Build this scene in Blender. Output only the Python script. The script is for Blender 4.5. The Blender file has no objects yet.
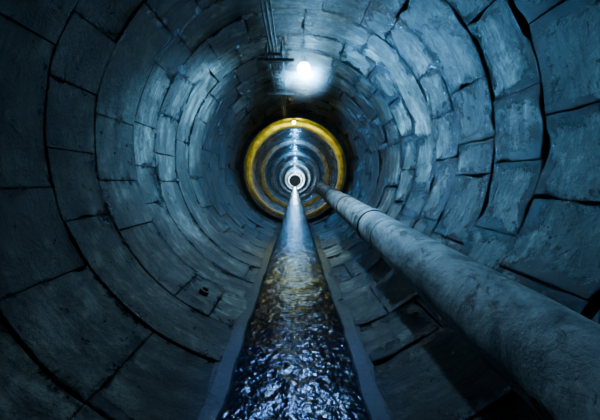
import bpy, bmesh, math, random
from mathutils import Vector, noise, Matrix
random.seed(23)
R=1.5; CZ=-0.35; F=300.0
S=bpy.context.scene

def link(o,parent=None):
    S.collection.objects.link(o)
    if parent: o.parent=parent
    return o
def mesh_obj(name,verts,faces,mat=None,parent=None,smooth=False):
    m=bpy.data.meshes.new(name); m.from_pydata(verts,[],faces); m.update()
    o=bpy.data.objects.new(name,m); link(o,parent)
    if mat: m.materials.append(mat)
    if smooth: m.polygons.foreach_set('use_smooth',[True]*len(m.polygons))
    return o
class NT:
    def __init__(s,name):
        s.m=bpy.data.materials.new(name); s.m.use_nodes=True
        s.t=s.m.node_tree; s.n=s.t.nodes; s.b=s.n['Principled BSDF']
    def new(s,ty,**k):
        n=s.n.new(ty)
        for a,v in k.items():
            if a in n.inputs: n.inputs[a].default_value=v
            else: setattr(n,a,v)
        return n
    def l(s,a,b): s.t.links.new(a,b)
    def math(s,op,a,b=None,clamp=False):
        n=s.n.new('ShaderNodeMath'); n.operation=op; n.use_clamp=clamp
        for i,x in enumerate((a,b)):
            if x is None: continue
            if isinstance(x,(int,float)): n.inputs[i].default_value=x
            else: s.l(x,n.inputs[i])
        return n.outputs[0]
    def noise(s,vec,scale,detail=6,rough=.6,dist=0):
        n=s.n.new('ShaderNodeTexNoise'); n.inputs['Scale'].default_value=scale
        n.inputs['Detail'].default_value=detail; n.inputs['Roughness'].default_value=rough
        n.inputs['Distortion'].default_value=dist
        s.l(vec,n.inputs['Vector']); return n.outputs['Fac']
    def ramp(s,fac,stops):
        n=s.n.new('ShaderNodeValToRGB'); e=n.color_ramp.elements
        while len(e)<len(stops): e.new(.5)
        for q,(p,c) in zip(e,stops):
            q.position=p; q.color=tuple(c)+(1,) if hasattr(c,'__len__') else (c,c,c,1)
        s.l(fac,n.inputs[0]); return n.outputs[0]
    def mix(s,f,a,b,mode='MIX'):
        n=s.n.new('ShaderNodeMix'); n.data_type='RGBA'; n.blend_type=mode
        if isinstance(f,(int,float)): n.inputs[0].default_value=f
        else: s.l(f,n.inputs[0])
        for i,x in ((6,a),(7,b)):
            if isinstance(x,tuple): n.inputs[i].default_value=x+(1,)
            else: s.l(x,n.inputs[i])
        return n.outputs[2]
    def bump(s,h,strength,dist,prev=None):
        n=s.n.new('ShaderNodeBump'); n.inputs['Strength'].default_value=strength
        n.inputs['Distance'].default_value=dist; s.l(h,n.inputs['Height'])
        if prev: s.l(prev,n.inputs['Normal'])
        return n.outputs[0]

def concrete():
    t=NT('wet_concrete')
    co=t.new('ShaderNodeTexCoord').outputs['Object']
    at=t.new('ShaderNodeAttribute'); at.attribute_name='panel'
    sp=t.new('ShaderNodeSeparateColor'); t.l(at.outputs['Color'],sp.inputs[0])
    rnd,edge=sp.outputs[0],sp.outputs[1]
    mp=t.new('ShaderNodeMapping'); mp.inputs['Scale'].default_value=(1.0,6,1.0); t.l(co,mp.inputs[0])
    streak=t.noise(mp.outputs[0],1.7,8,.75,.5)
    big=t.noise(co,1.4,6,.65,.5); med=t.noise(co,7,10,.78,.4); fine=t.noise(co,55,7,.75)
    base=t.ramp(t.math('ADD',t.math('MULTIPLY',big,.5),t.math('MULTIPLY',med,.5)),
        [(.40,(.028,.031,.024)),(.5,(.165,.162,.130)),(.60,(.64,.61,.52))])
    v=t.math('ADD',t.math('MULTIPLY',rnd,.6),.58)
    vc=t.new('ShaderNodeCombineColor'); [t.l(v,vc.inputs[i]) for i in range(3)]
    base=t.mix(1.0,base,vc.outputs[0],'MULTIPLY')
    st=t.ramp(streak,[(.40,.07),(.50,.48),(.60,1.0)])
    base=t.mix(.85,base,st,'MULTIPLY')
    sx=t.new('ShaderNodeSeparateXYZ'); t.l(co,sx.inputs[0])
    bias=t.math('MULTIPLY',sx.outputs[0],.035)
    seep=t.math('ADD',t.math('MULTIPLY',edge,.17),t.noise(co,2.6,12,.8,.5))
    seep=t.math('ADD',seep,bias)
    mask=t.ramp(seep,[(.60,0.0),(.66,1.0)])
    pit=t.ramp(t.noise(co,14,5,.65,.6),[(.30,1.0),(.36,0.0)])
    mask=t.math('MAXIMUM',mask,pit)
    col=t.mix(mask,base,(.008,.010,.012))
    t.l(col,t.b.inputs['Base Color'])
    ro=t.ramp(med,[(.35,.26),(.6,.55)])
    r2=t.mix(mask,ro,(.17,.17,.17))
    t.l(r2,t.b.inputs['Roughness'])
    b=t.bump(fine,.6,.010); b=t.bump(med,.9,.032,b)
    b=t.bump(t.math('SUBTRACT',1.0,mask),.7,.014,b)
    t.l(b,t.b.inputs['Normal'])
    return t.m
def simple(name,c1,c2,scale,rough,metal=0,bd=.004,rr=None):
    t=NT(name); co=t.new('ShaderNodeTexCoord').outputs['Object']
    n=t.noise(co,scale,8,.7); t.l(t.ramp(n,[(.35,c1),(.65,c2)]),t.b.inputs['Base Color'])
    t.b.inputs['Metallic'].default_value=metal
    if rr: t.l(t.ramp(n,[(.3,rr[0]),(.7,rr[1])]),t.b.inputs['Roughness'])
    else: t.b.inputs['Roughness'].default_value=rough
    b=t.bump(t.noise(co,scale*6,5,.6),.5,bd); b=t.bump(n,.5,bd*3,b); t.l(b,t.b.inputs['Normal'])
    return t.m
def pipe_mat():
    t=NT('weathered_pipe'); co=t.new('ShaderNodeTexCoord').outputs['Object']
    n=t.noise(co,4,10,.78,.4)
    c=t.ramp(n,[(.38,(.10,.105,.11)),(.5,(.42,.42,.41)),(.60,(.80,.78,.74))])
    ru=t.ramp(t.noise(co,5.5,10,.8,.7),[(.54,0.0),(.61,1.0)])
    c=t.mix(ru,c,(.08,.045,.025))
    t.l(c,t.b.inputs['Base Color']); t.l(t.ramp(n,[(.3,.38),(.7,.65)]),t.b.inputs['Roughness'])
    b=t.bump(t.noise(co,40,6,.7),.5,.006); b=t.bump(n,.6,.02,b); b=t.bump(ru,.5,.006,b); t.l(b,t.b.inputs['Normal'])
    return t.m
def emis(name,c,s):
    t=NT(name); t.b.inputs['Base Color'].default_value=c+(1,)
    t.b.inputs['Emission Color'].default_value=c+(1,); t.b.inputs['Emission Strength'].default_value=s
    return t.m
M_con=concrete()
M_back=simple('joint_grime',(.01,.011,.012),(.03,.03,.03),8,.5)
M_curb=simple('channel_concrete',(.012,.014,.013),(.10,.11,.10),5,.5,0,.012,rr=(.45,.75))
M_collar=simple('collar_concrete',(.07,.07,.07),(.45,.45,.43),5,.6,0,.016)
M_pipe=pipe_mat()
M_band=simple('band_steel',(.03,.03,.03),(.13,.125,.12),9,.45,.6)
M_dark=simple('dark_metal',(.015,.016,.018),(.06,.06,.06),12,.45,.7)
M_galv=simple('galvanised_steel',(.10,.11,.12),(.32,.33,.34),12,.45,.5)

# ---------------------------------------------------------------- lining
A0=math.radians(-90+13.9); A1=math.radians(270-13.9)
def pos(a,y,r): return (r*math.cos(a),y,r*math.sin(a))
def build_lining(name,ys,seg,nu,nv,chips=True):
    V=[];Fc=[];C=[]
    for i in range(len(ys)-1):
        y0,y1=ys[i],ys[i+1]
        step=(A1-A0)/seg
        bs=[A0]; k=(0.55 if i%2 else 1.0)*step
        while k<(A1-A0)-.3*step:
            drop=.12 if A0+k<math.radians(150) else .38   # bigger slabs on the lower left
            if random.random()>drop or not chips: bs.append(A0+k+random.uniform(-.30,.30)*step)
            k+=step
        bs.append(A1)
        ry=random.uniform(-.002,.002)
        for j in range(len(bs)-1):
            a0,a1=bs[j],bs[j+1]
            rv=random.random(); dr=ry+random.uniform(-.004,.004); ta=random.uniform(-.012,.012); tb=random.uniform(-.010,.010)
            g=.0015
            us=[0,.010]+[.010+.980*q/(nu-1) for q in range(1,nu-1)]+[.990,1]
            vs=[0,.010]+[.010+.980*q/(nv-1) for q in range(1,nv-1)]+[.990,1]
            La=(a1-a0)*R; Ly=y1-y0
            base=len(V); U=len(us); W=len(vs)
            for vi,v in enumerate(vs):
                for ui,u in enumerate(us):
                    y=y0+Ly*v; a=a0+(a1-a0)*u
                    p=Vector(pos(a,y,R))
                    def chip(s):
                        n=noise.noise(p*4+Vector((s,0,0))); m=noise.noise(p*19+Vector((s,3,0)))
                        return g+.0025*(m+.5)+max(0,n-.30+.09*p.x)*.10 if chips else g*2
                    bd=(ui in(0,U-1)) or (vi in (0,W-1))
                    if ui<=1: a+=chip(1)/R
                    if ui>=U-2: a-=chip(2)/R
                    if vi<=1: y+=chip(3)
                    if vi>=W-2: y-=chip(4)
                    if chips: y+=.022*noise.noise(Vector((math.cos(a)*1.6,y0*1.0 if v<.5 else y1*1.0,math.sin(a)*1.6)))*(1 if vi in(0,1,W-2,W-1) else 0)
                    rr=R-dr+ta*(u-.5)+tb*(v-.5)+(.005 if bd else 0)+.009*noise.noise(p*3.3)
                    V.append(pos(a,y,rr))
                    d=min(u*La,(1-u)*La,v*Ly,(1-v)*Ly)
                    C.append((rv,max(0,1-d/.14),0,1))
            for vi in range(W-1):
                for ui in range(U-1):
                    q=base+vi*U+ui; Fc.append((q,q+U,q+U+1,q+1))
            loop=[base+u for u in range(U)]+[base+v*U+U-1 for v in range(1,W)]+[base+(W-1)*U+u for u in range(U-2,-1,-1)]+[base+v*U for v in range(W-2,0,-1)]
            sb=len(V)
            for q in loop:
                x,y,z=V[q]; s=(R+.05)/math.hypot(x,z); V.append((x*s,y,z*s)); C.append((rv,1,0,1))
            n=len(loop)
            for q in range(n):
                Fc.append((loop[q],loop[(q+1)%n],sb+(q+1)%n,sb+q))
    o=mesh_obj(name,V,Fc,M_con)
    at=o.data.color_attributes.new('panel','FLOAT_COLOR','POINT')
    at.data.foreach_set('color',[c for q in C for c in q])
    return o
ys=[-3.0,-2.4,-1.8,-1.2,-.6,0,.6,1.22,1.80,2.24,2.78,3.20,3.74,4.22,4.80,5.30,5.9,6.4,7.0,7.6,8.3]
L1=build_lining('wall_tunnel_lining',ys,19,26,14)
yend=ys[-1]
ys2=[yend+.8*i for i in range(100)]
L2=build_lining('wall_far_tunnel_lining',ys2,15,5,3,False)
YF=ys2[-1]
V=[];Fc=[];n=96
for y in (-3.05,YF+.05):
    for k in range(n+1):
        a=A0-.02+(A1-A0+.04)*k/n; V.append(pos(a,y,R+.045))
for k in range(n): Fc.append((k,k+1,n+1+k+1,n+1+k))
mesh_obj('wall_tunnel_shell',V,Fc,M_back)
for nm,y in (('wall_far_end',YF+.1),('wall_back',-3.1)):
    V=[(0,y,0)]+[(1.7*math.cos(2*math.pi*k/48),y,1.7*math.sin(2*math.pi*k/48)) for k in range(48)]
    mesh_obj(nm,V,[(0,1+k,1+(k+1)%48) for k in range(48)],M_back)

# ---------------------------------------------------------------- channel
def extrude_profile(name,prof,y0,y1,ny,mat,jit=.004,parent=None):
    V=[];Fc=[];P=len(prof)
    for i in range(ny+1):
        y=y0+(y1-y0)*i/ny
        for (x,z) in prof:
            q=Vector((x*3,y*3,z*3)); V.append((x+jit*noise.noise(q)+jit*.6*noise.noise(q*4),y,z+jit*noise.noise(q+Vector((9,0,0)))))
    for i in range(ny):
        for k in range(P):
            Fc.append((i*P+k,i*P+(k+1)%P,(i+1)*P+(k+1)%P,(i+1)*P+k))
    Fc.append(tuple(range(P))); Fc.append(tuple(ny*P+k for k in range(P))[::-1])
    return mesh_obj(name,V,Fc,mat,parent)
ch=bpy.data.objects.new('floor_drainage_channel',None); link(ch)
for s,nm in ((-1,'ledge_left'),(1,'ledge_right')):
    zt=-1.440
    prof=[(s*.356,-1.78),(s*.354,zt-.012),(s*.362,zt),(s*.40,zt+.006),(s*.44,zt+.012),(s*.475,zt+.010),(s*.50,zt-.03),(s*.50,-1.78)]
    extrude_profile(nm,prof,-3,YF,1400,M_curb,.016,ch)
extrude_profile('bed',[(-.36,-1.8),(.36,-1.8),(.36,-1.7),(-.36,-1.7)],-3,YF,200,M_curb,.01,ch)

def water():
    t=NT('dark_water'); t.b.inputs['Base Color'].default_value=(.002,.006,.014,1)
    t.b.inputs['Roughness'].default_value=.13; t.b.inputs['IOR'].default_value=1.36
    co=t.new('ShaderNodeTexCoord').outputs['Object']
    b=t.bump(t.noise(co,34,3,.5,.3),.8,.007)
    t.l(b,t.b.inputs['Normal']); return t.m
V=[];Fc=[];nx=72
yl=[];y=-3.0
while y<YF:
    yl.append(y); y+= .010 if .5<y<5 else (.03 if y<15 else .6)
for y in yl:
    for k in range(nx+1):
        x=-.36+.72*k/nx
        p=Vector((x*12,y*13,0)); p=p+Vector((noise.noise(p*.7),noise.noise(p*.7+Vector((5,5,0))),0))*.6
        h=.0042*noise.noise(p)+.003*noise.noise(p*2.1+Vector((4,0,0)))+.006*noise.noise(p*.4)
        V.append((x,y,-1.475-h))
for i in range(len(yl)-1):
    for k in range(nx):
        q=i*(nx+1)+k; Fc.append((q,q+1,q+nx+2,q+nx+1))
mesh_obj('floor_water_stream',V,Fc,water(),smooth=True)

# ---------------------------------------------------------------- collars
def collar(nm,y,w,ri,mat):
    prof=[(R+.03,y),(ri+.03,y),(ri,y+.03),(ri,y+w-.03),(ri+.03,y+w),(R+.03,y+w)]
    n=96;V=[];Fc=[];P=len(prof)
    for k in range(n+1):
        a=A0+(A1-A0)*k/n
        for r,yy in prof:
            V.append(pos(a,yy,r+.010*noise.noise(Vector(pos(a,yy*3,R*3)))))
    for k in range(n):
        for q in range(P-1):
            Fc.append((k*P+q,k*P+q+1,(k+1)*P+q+1,(k+1)*P+q))
    Fc.append(tuple(range(P)));Fc.append(tuple(n*P+q for q in range(P)))
    return mesh_obj(nm,V,Fc,mat)
CY=[(8.1,.12,1.39),(9.3,.45,1.40),(13.2,.3,1.33),(18.5,.3,1.33),(26,.3,1.33),(38,.3,1.3),(58,.3,1.3)]
for i,(y,w,ri) in enumerate(CY): collar('tunnel_collar_%d'%(i+1),y,w,ri,M_collar if i else M_curb)  # raised concrete collars, added so their faces catch the lamps as rings

# ---------------------------------------------------------------- tubes
def frame(d):
    d=d.normalized(); u=d.cross(Vector((0,0,1)))
    if u.length<1e-3: u=Vector((1,0,0))
    u.normalize(); return d,u,u.cross(d)
def lathe(name,p0,d,prof,n,mat,parent=None,smooth=True):
    d,u,w=frame(d);V=[];Fc=[]
    for t,r in prof:
        for k in range(n):
            a=2*math.pi*k/n; V.append(tuple(p0+d*t+(u*math.cos(a)+w*math.sin(a))*r))
    for i in range(len(prof)-1):
        for k in range(n):
            Fc.append((i*n+k,(i+1)*n+k,(i+1)*n+(k+1)%n,i*n+(k+1)%n))
    o=mesh_obj(name,V,Fc,mat,parent,smooth)
    if smooth:
        md=o.modifiers.new('es','EDGE_SPLIT'); md.split_angle=math.radians(35)
    return o
def box(name,c,sx,sy,sz,mat,parent=None,rot=None):
    bm=bmesh.new(); bmesh.ops.create_cube(bm,size=1)
    bmesh.ops.scale(bm,vec=(sx,sy,sz),verts=bm.verts)
    bmesh.ops.bevel(bm,geom=bm.edges,offset=min(sx,sy,sz)*.15,segments=2,affect='EDGES')
    if rot is not None: bmesh.ops.rotate(bm,matrix=rot,verts=bm.verts)
    bmesh.ops.translate(bm,vec=c,verts=bm.verts)
    m=bpy.data.meshes.new(name); bm.to_mesh(m); bm.free(); m.materials.append(mat)
    o=bpy.data.objects.new(name,m); return link(o,parent)

PA=Vector((.80,.8,CZ-.55)); PB=Vector((.70,8.0,CZ-.17)); pd=(PB-PA).normalized()
pipe=bpy.data.objects.new('drain_pipe',None); link(pipe)
r=.158; P0=PA-pd*1.6; LEN=(PB-P0).length
prof=[(0,r-.02),(0,r)]+[(LEN*i/90,r+.0015*math.sin(i*2.1)) for i in range(1,90)]+[(LEN,r),(LEN,r-.02),(LEN-.6,r-.02)]
lathe('pipe_body',P0,pd,prof,56,M_pipe,pipe)
lathe('end_flange',PB-pd*.07,pd,[(0,r),(0,r+.03),(.07,r+.03),(.07,r-.02)],56,M_pipe,pipe)
for t in (3.75,5.1,6.6):
    lathe('coupling',P0+pd*t,pd,[(0,r),(0,r+.008),(.02,r+.014),(.10,r+.014),(.12,r+.008),(.12,r)],56,M_pipe,pipe)
    for dt in (-.02,.13):
        lathe('coupling_bolt_band',P0+pd*(t+dt),pd,[(0,r),(0,r+.008),(.02,r+.008),(.02,r)],56,M_band,pipe)
for t in (1.2,3.3,5.6,7.9):
    c=P0+pd*t
    o=Vector((c.x,0,c.z)).normalized()
    gap=R-math.hypot(c.x,c.z)
    rot=Matrix.Rotation(-math.atan2(o.z,o.x),3,'Y')
    box('support_leg',c+o*(r+(gap-r)/2),gap-r+.01,.08,.09,M_band,pipe,rot)
    lathe('support_strap',c-pd*.03,pd,[(0,r),(0,r+.004),(.06,r+.004),(.06,r)],56,M_pipe,pipe)

# weep hole stub low on the left wall
th=math.atan2(-1.285,-.774); nd=Vector((math.cos(th),0,math.sin(th)))
wp=bpy.data.objects.new('weep_pipe',None); link(wp)
lathe('stub',Vector((0,2.53,0))+nd*(R-.035),nd,[(.05,.030),(0,.030),(0,.042),(.05,.042)],24,M_band,wp)
lathe('hole',Vector((0,2.53,0))+nd*(R-.012),nd,[(0,.0005),(0,.031),(.02,.031)],24,M_back,wp)

# ---------------------------------------------------------------- cable ladder on crown
ct=bpy.data.objects.new('cable_ladder',None); link(ct)
def rod(name,a,b,rad,mat,par):
    a=Vector(a);b=Vector(b); return lathe(name,a,b-a,[(0,0.0005),(0,rad),((b-a).length,rad),((b-a).length,.0005)],12,mat,par)
for x in (-.36,-.17):
    box('rail',(x,4.75,1.29),.030,2.1,.07,M_galv,ct)
for i in range(8):
    box('rung',(-.265,3.8+i*.27,1.27),.19,.045,.03,M_galv,ct)
for x,rr in ((-.33,.012),(-.285,.016),(-.24,.011)):
    rod('cable',(x,-2.9,1.385),(x,7.9,1.385),rr,M_dark,ct)
for i,y in enumerate((3.9,5.4)):
    for x in (-.36,-.17): rod('hanger',(x,y,1.28),(x*1.02,y,1.48 if x>-.3 else 1.455),.012,M_galv,ct)
    box('cross_bar',(-.25,y,1.235),.48,.06,.035,M_galv,ct)
cu=bpy.data.curves.new('feed_cable','CURVE'); cu.dimensions='3D'; sp=cu.splines.new('POLY'); sp.points.add(12)
for q,pt in enumerate(sp.points):
    s=q/12; pt.co=(-.17+.30*s,4.4,1.33-.10*math.sin(math.pi*s)+.09*s,1)
cu.bevel_depth=.008; cu.materials.append(M_dark); link(bpy.data.objects.new('feed_cable',cu),ct)

# ---------------------------------------------------------------- lamps
def lamp(name,x,y,z,col,rad,es):
    e=bpy.data.objects.new(name,None); link(e)
    m=emis(name+'_glow',col,es)
    prof=[(rad*1.0*(1-math.cos(math.pi*i/14)),max(.0005,rad*math.sin(math.pi*i/14))) for i in range(15)]
    lathe('bulb_glass',Vector((x,y,z-rad)),Vector((0,0,1)),prof,24,m,e)
    top=math.sqrt(R*R-x*x)
    lathe('socket',Vector((x,y,z+rad*.8)),Vector((0,0,1)),[(0,rad*.5),(0,rad*.75),(rad*.3,rad*.75),(rad*.4,rad*.45),(top-z-rad*.8,rad*.45)],20,M_dark,e)
    for k in range(6):
        a=math.pi*k/6
        pts=[(x+rad*1.35*math.cos(a)*math.cos(b),y+rad*1.35*math.sin(a)*math.cos(b),z+rad*1.35*math.sin(b)) for b in [math.pi+math.pi*q/10 for q in range(11)]]
        cu=bpy.data.curves.new('guard_wire','CURVE'); cu.dimensions='3D'; sp=cu.splines.new('POLY'); sp.points.add(10)
        for q,p in zip(sp.points,pts): q.co=p+(1,)
        cu.bevel_depth=rad*.03; cu.materials.append(M_dark); link(bpy.data.objects.new('guard_wire',cu),e)
    return e
def point(name,loc,col,pw,rad,par=None):
    l=bpy.data.lights.new(name,'POINT'); l.energy=pw; l.color=col; l.shadow_soft_size=rad
    o=bpy.data.objects.new(name,l); o.location=loc; return link(o,par)
def spot(name,loc,aim,col,pw,ang,blend,rad,par=None):
    l=bpy.data.lights.new(name,'SPOT'); l.energy=pw; l.color=col; l.shadow_soft_size=rad; l.spot_size=math.radians(ang); l.spot_blend=blend
    o=bpy.data.objects.new(name,l); o.location=loc; o.rotation_euler=(Vector(aim)-Vector(loc)).to_track_quat('-Z','Y').to_euler(); return link(o,par)
e=lamp('work_lamp',.13,4.4,1.31,(.26,.66,1.0),.095,95)
spot('work_lamp_right',(.13,4.28,1.2),(1.4,3.45,.5),(.15,.52,1.0),900,95,1.0,.05,e)
spot('work_lamp_down',(.10,4.28,1.2),(.35,3.9,0),(.36,.70,1.0),240,126,1.0,.05,e)
spot('work_lamp_left',(.08,4.28,1.2),(-1.4,3.85,.4),(.20,.58,1.0),680,72,1.0,.05,e)
point('work_lamp_glow',(.13,4.30,1.24),(.15,.50,1.0),12,.05,e)
spot('blue_glint_fill',(.05,4.30,1.22),(0,1.7,-1.5),(.03,.15,1.0),280,20,.8,.05,e)  # extra deep-blue spot added only for glints on the stream
e=lamp('sodium_lamp',-.03,8.7,1.38,(1.0,.95,.3),.05,30)
spot('sodium_beam',(-.03,8.6,1.30),(-.03,9.5,1.36),(.95,.80,.0),240,174,.35,.05,e)
spot('yellow_glint_fill',(-.03,8.55,1.15),(0,4.6,-1.5),(.85,.85,.15),120,22,1,.05,e)  # extra yellow spot added to put glints on the mid-distance water
for i,(y,w,ri) in enumerate(CY[2:]):
    e=lamp('bulkhead_lamp',0,y-.45,1.40,(.4,.75,1),.04,10)
    point('bulkhead_glow',(0,y-.35,1.33),(.10,.44,1.0),48+16*i,.05,e)
point('far_end_glow',(0,76,0),(.5,.8,1),900,.1)
t=NT('lamp_glow_volume'); t.n.remove(t.b); vs=t.new('ShaderNodeVolumeScatter'); vs.inputs['Anisotropy'].default_value=.3  # scatter volume added around the lamp to make its glow
co_=t.new('ShaderNodeTexCoord').outputs['Object']
ln=t.n.new('ShaderNodeVectorMath'); ln.operation='LENGTH'; t.l(co_,ln.inputs[0])
f=t.math('SUBTRACT',1.0,t.math('DIVIDE',ln.outputs['Value'],.55),True)
f=t.math('MULTIPLY',t.math('POWER',f,2.8),3.4)
t.l(f,vs.inputs['Density'])
t.l(vs.outputs[0],t.n['Material Output'].inputs['Volume'])
bm=bmesh.new(); bmesh.ops.create_icosphere(bm,subdivisions=3,radius=.56)
m=bpy.data.meshes.new('lamp_glow_volume'); bm.to_mesh(m); bm.free(); m.materials.append(t.m)
o=bpy.data.objects.new('glow_volume',m); o.location=(.13,4.3,1.27); link(o,bpy.data.objects['work_lamp'])

w=bpy.data.worlds.new('World'); S.world=w; w.use_nodes=True
w.node_tree.nodes['Background'].inputs[0].default_value=(.01,.02,.03,1); w.node_tree.nodes['Background'].inputs[1].default_value=.05
cam=bpy.data.cameras.new('camera'); cam.lens=18; cam.sensor_width=36; cam.clip_start=.02; cam.clip_end=300
cam.shift_y=-28/600; cam.shift_x=5/600
co=bpy.data.objects.new('camera',cam); co.location=(0,0,CZ); co.rotation_euler=(math.pi/2,0,0); link(co); S.camera=co
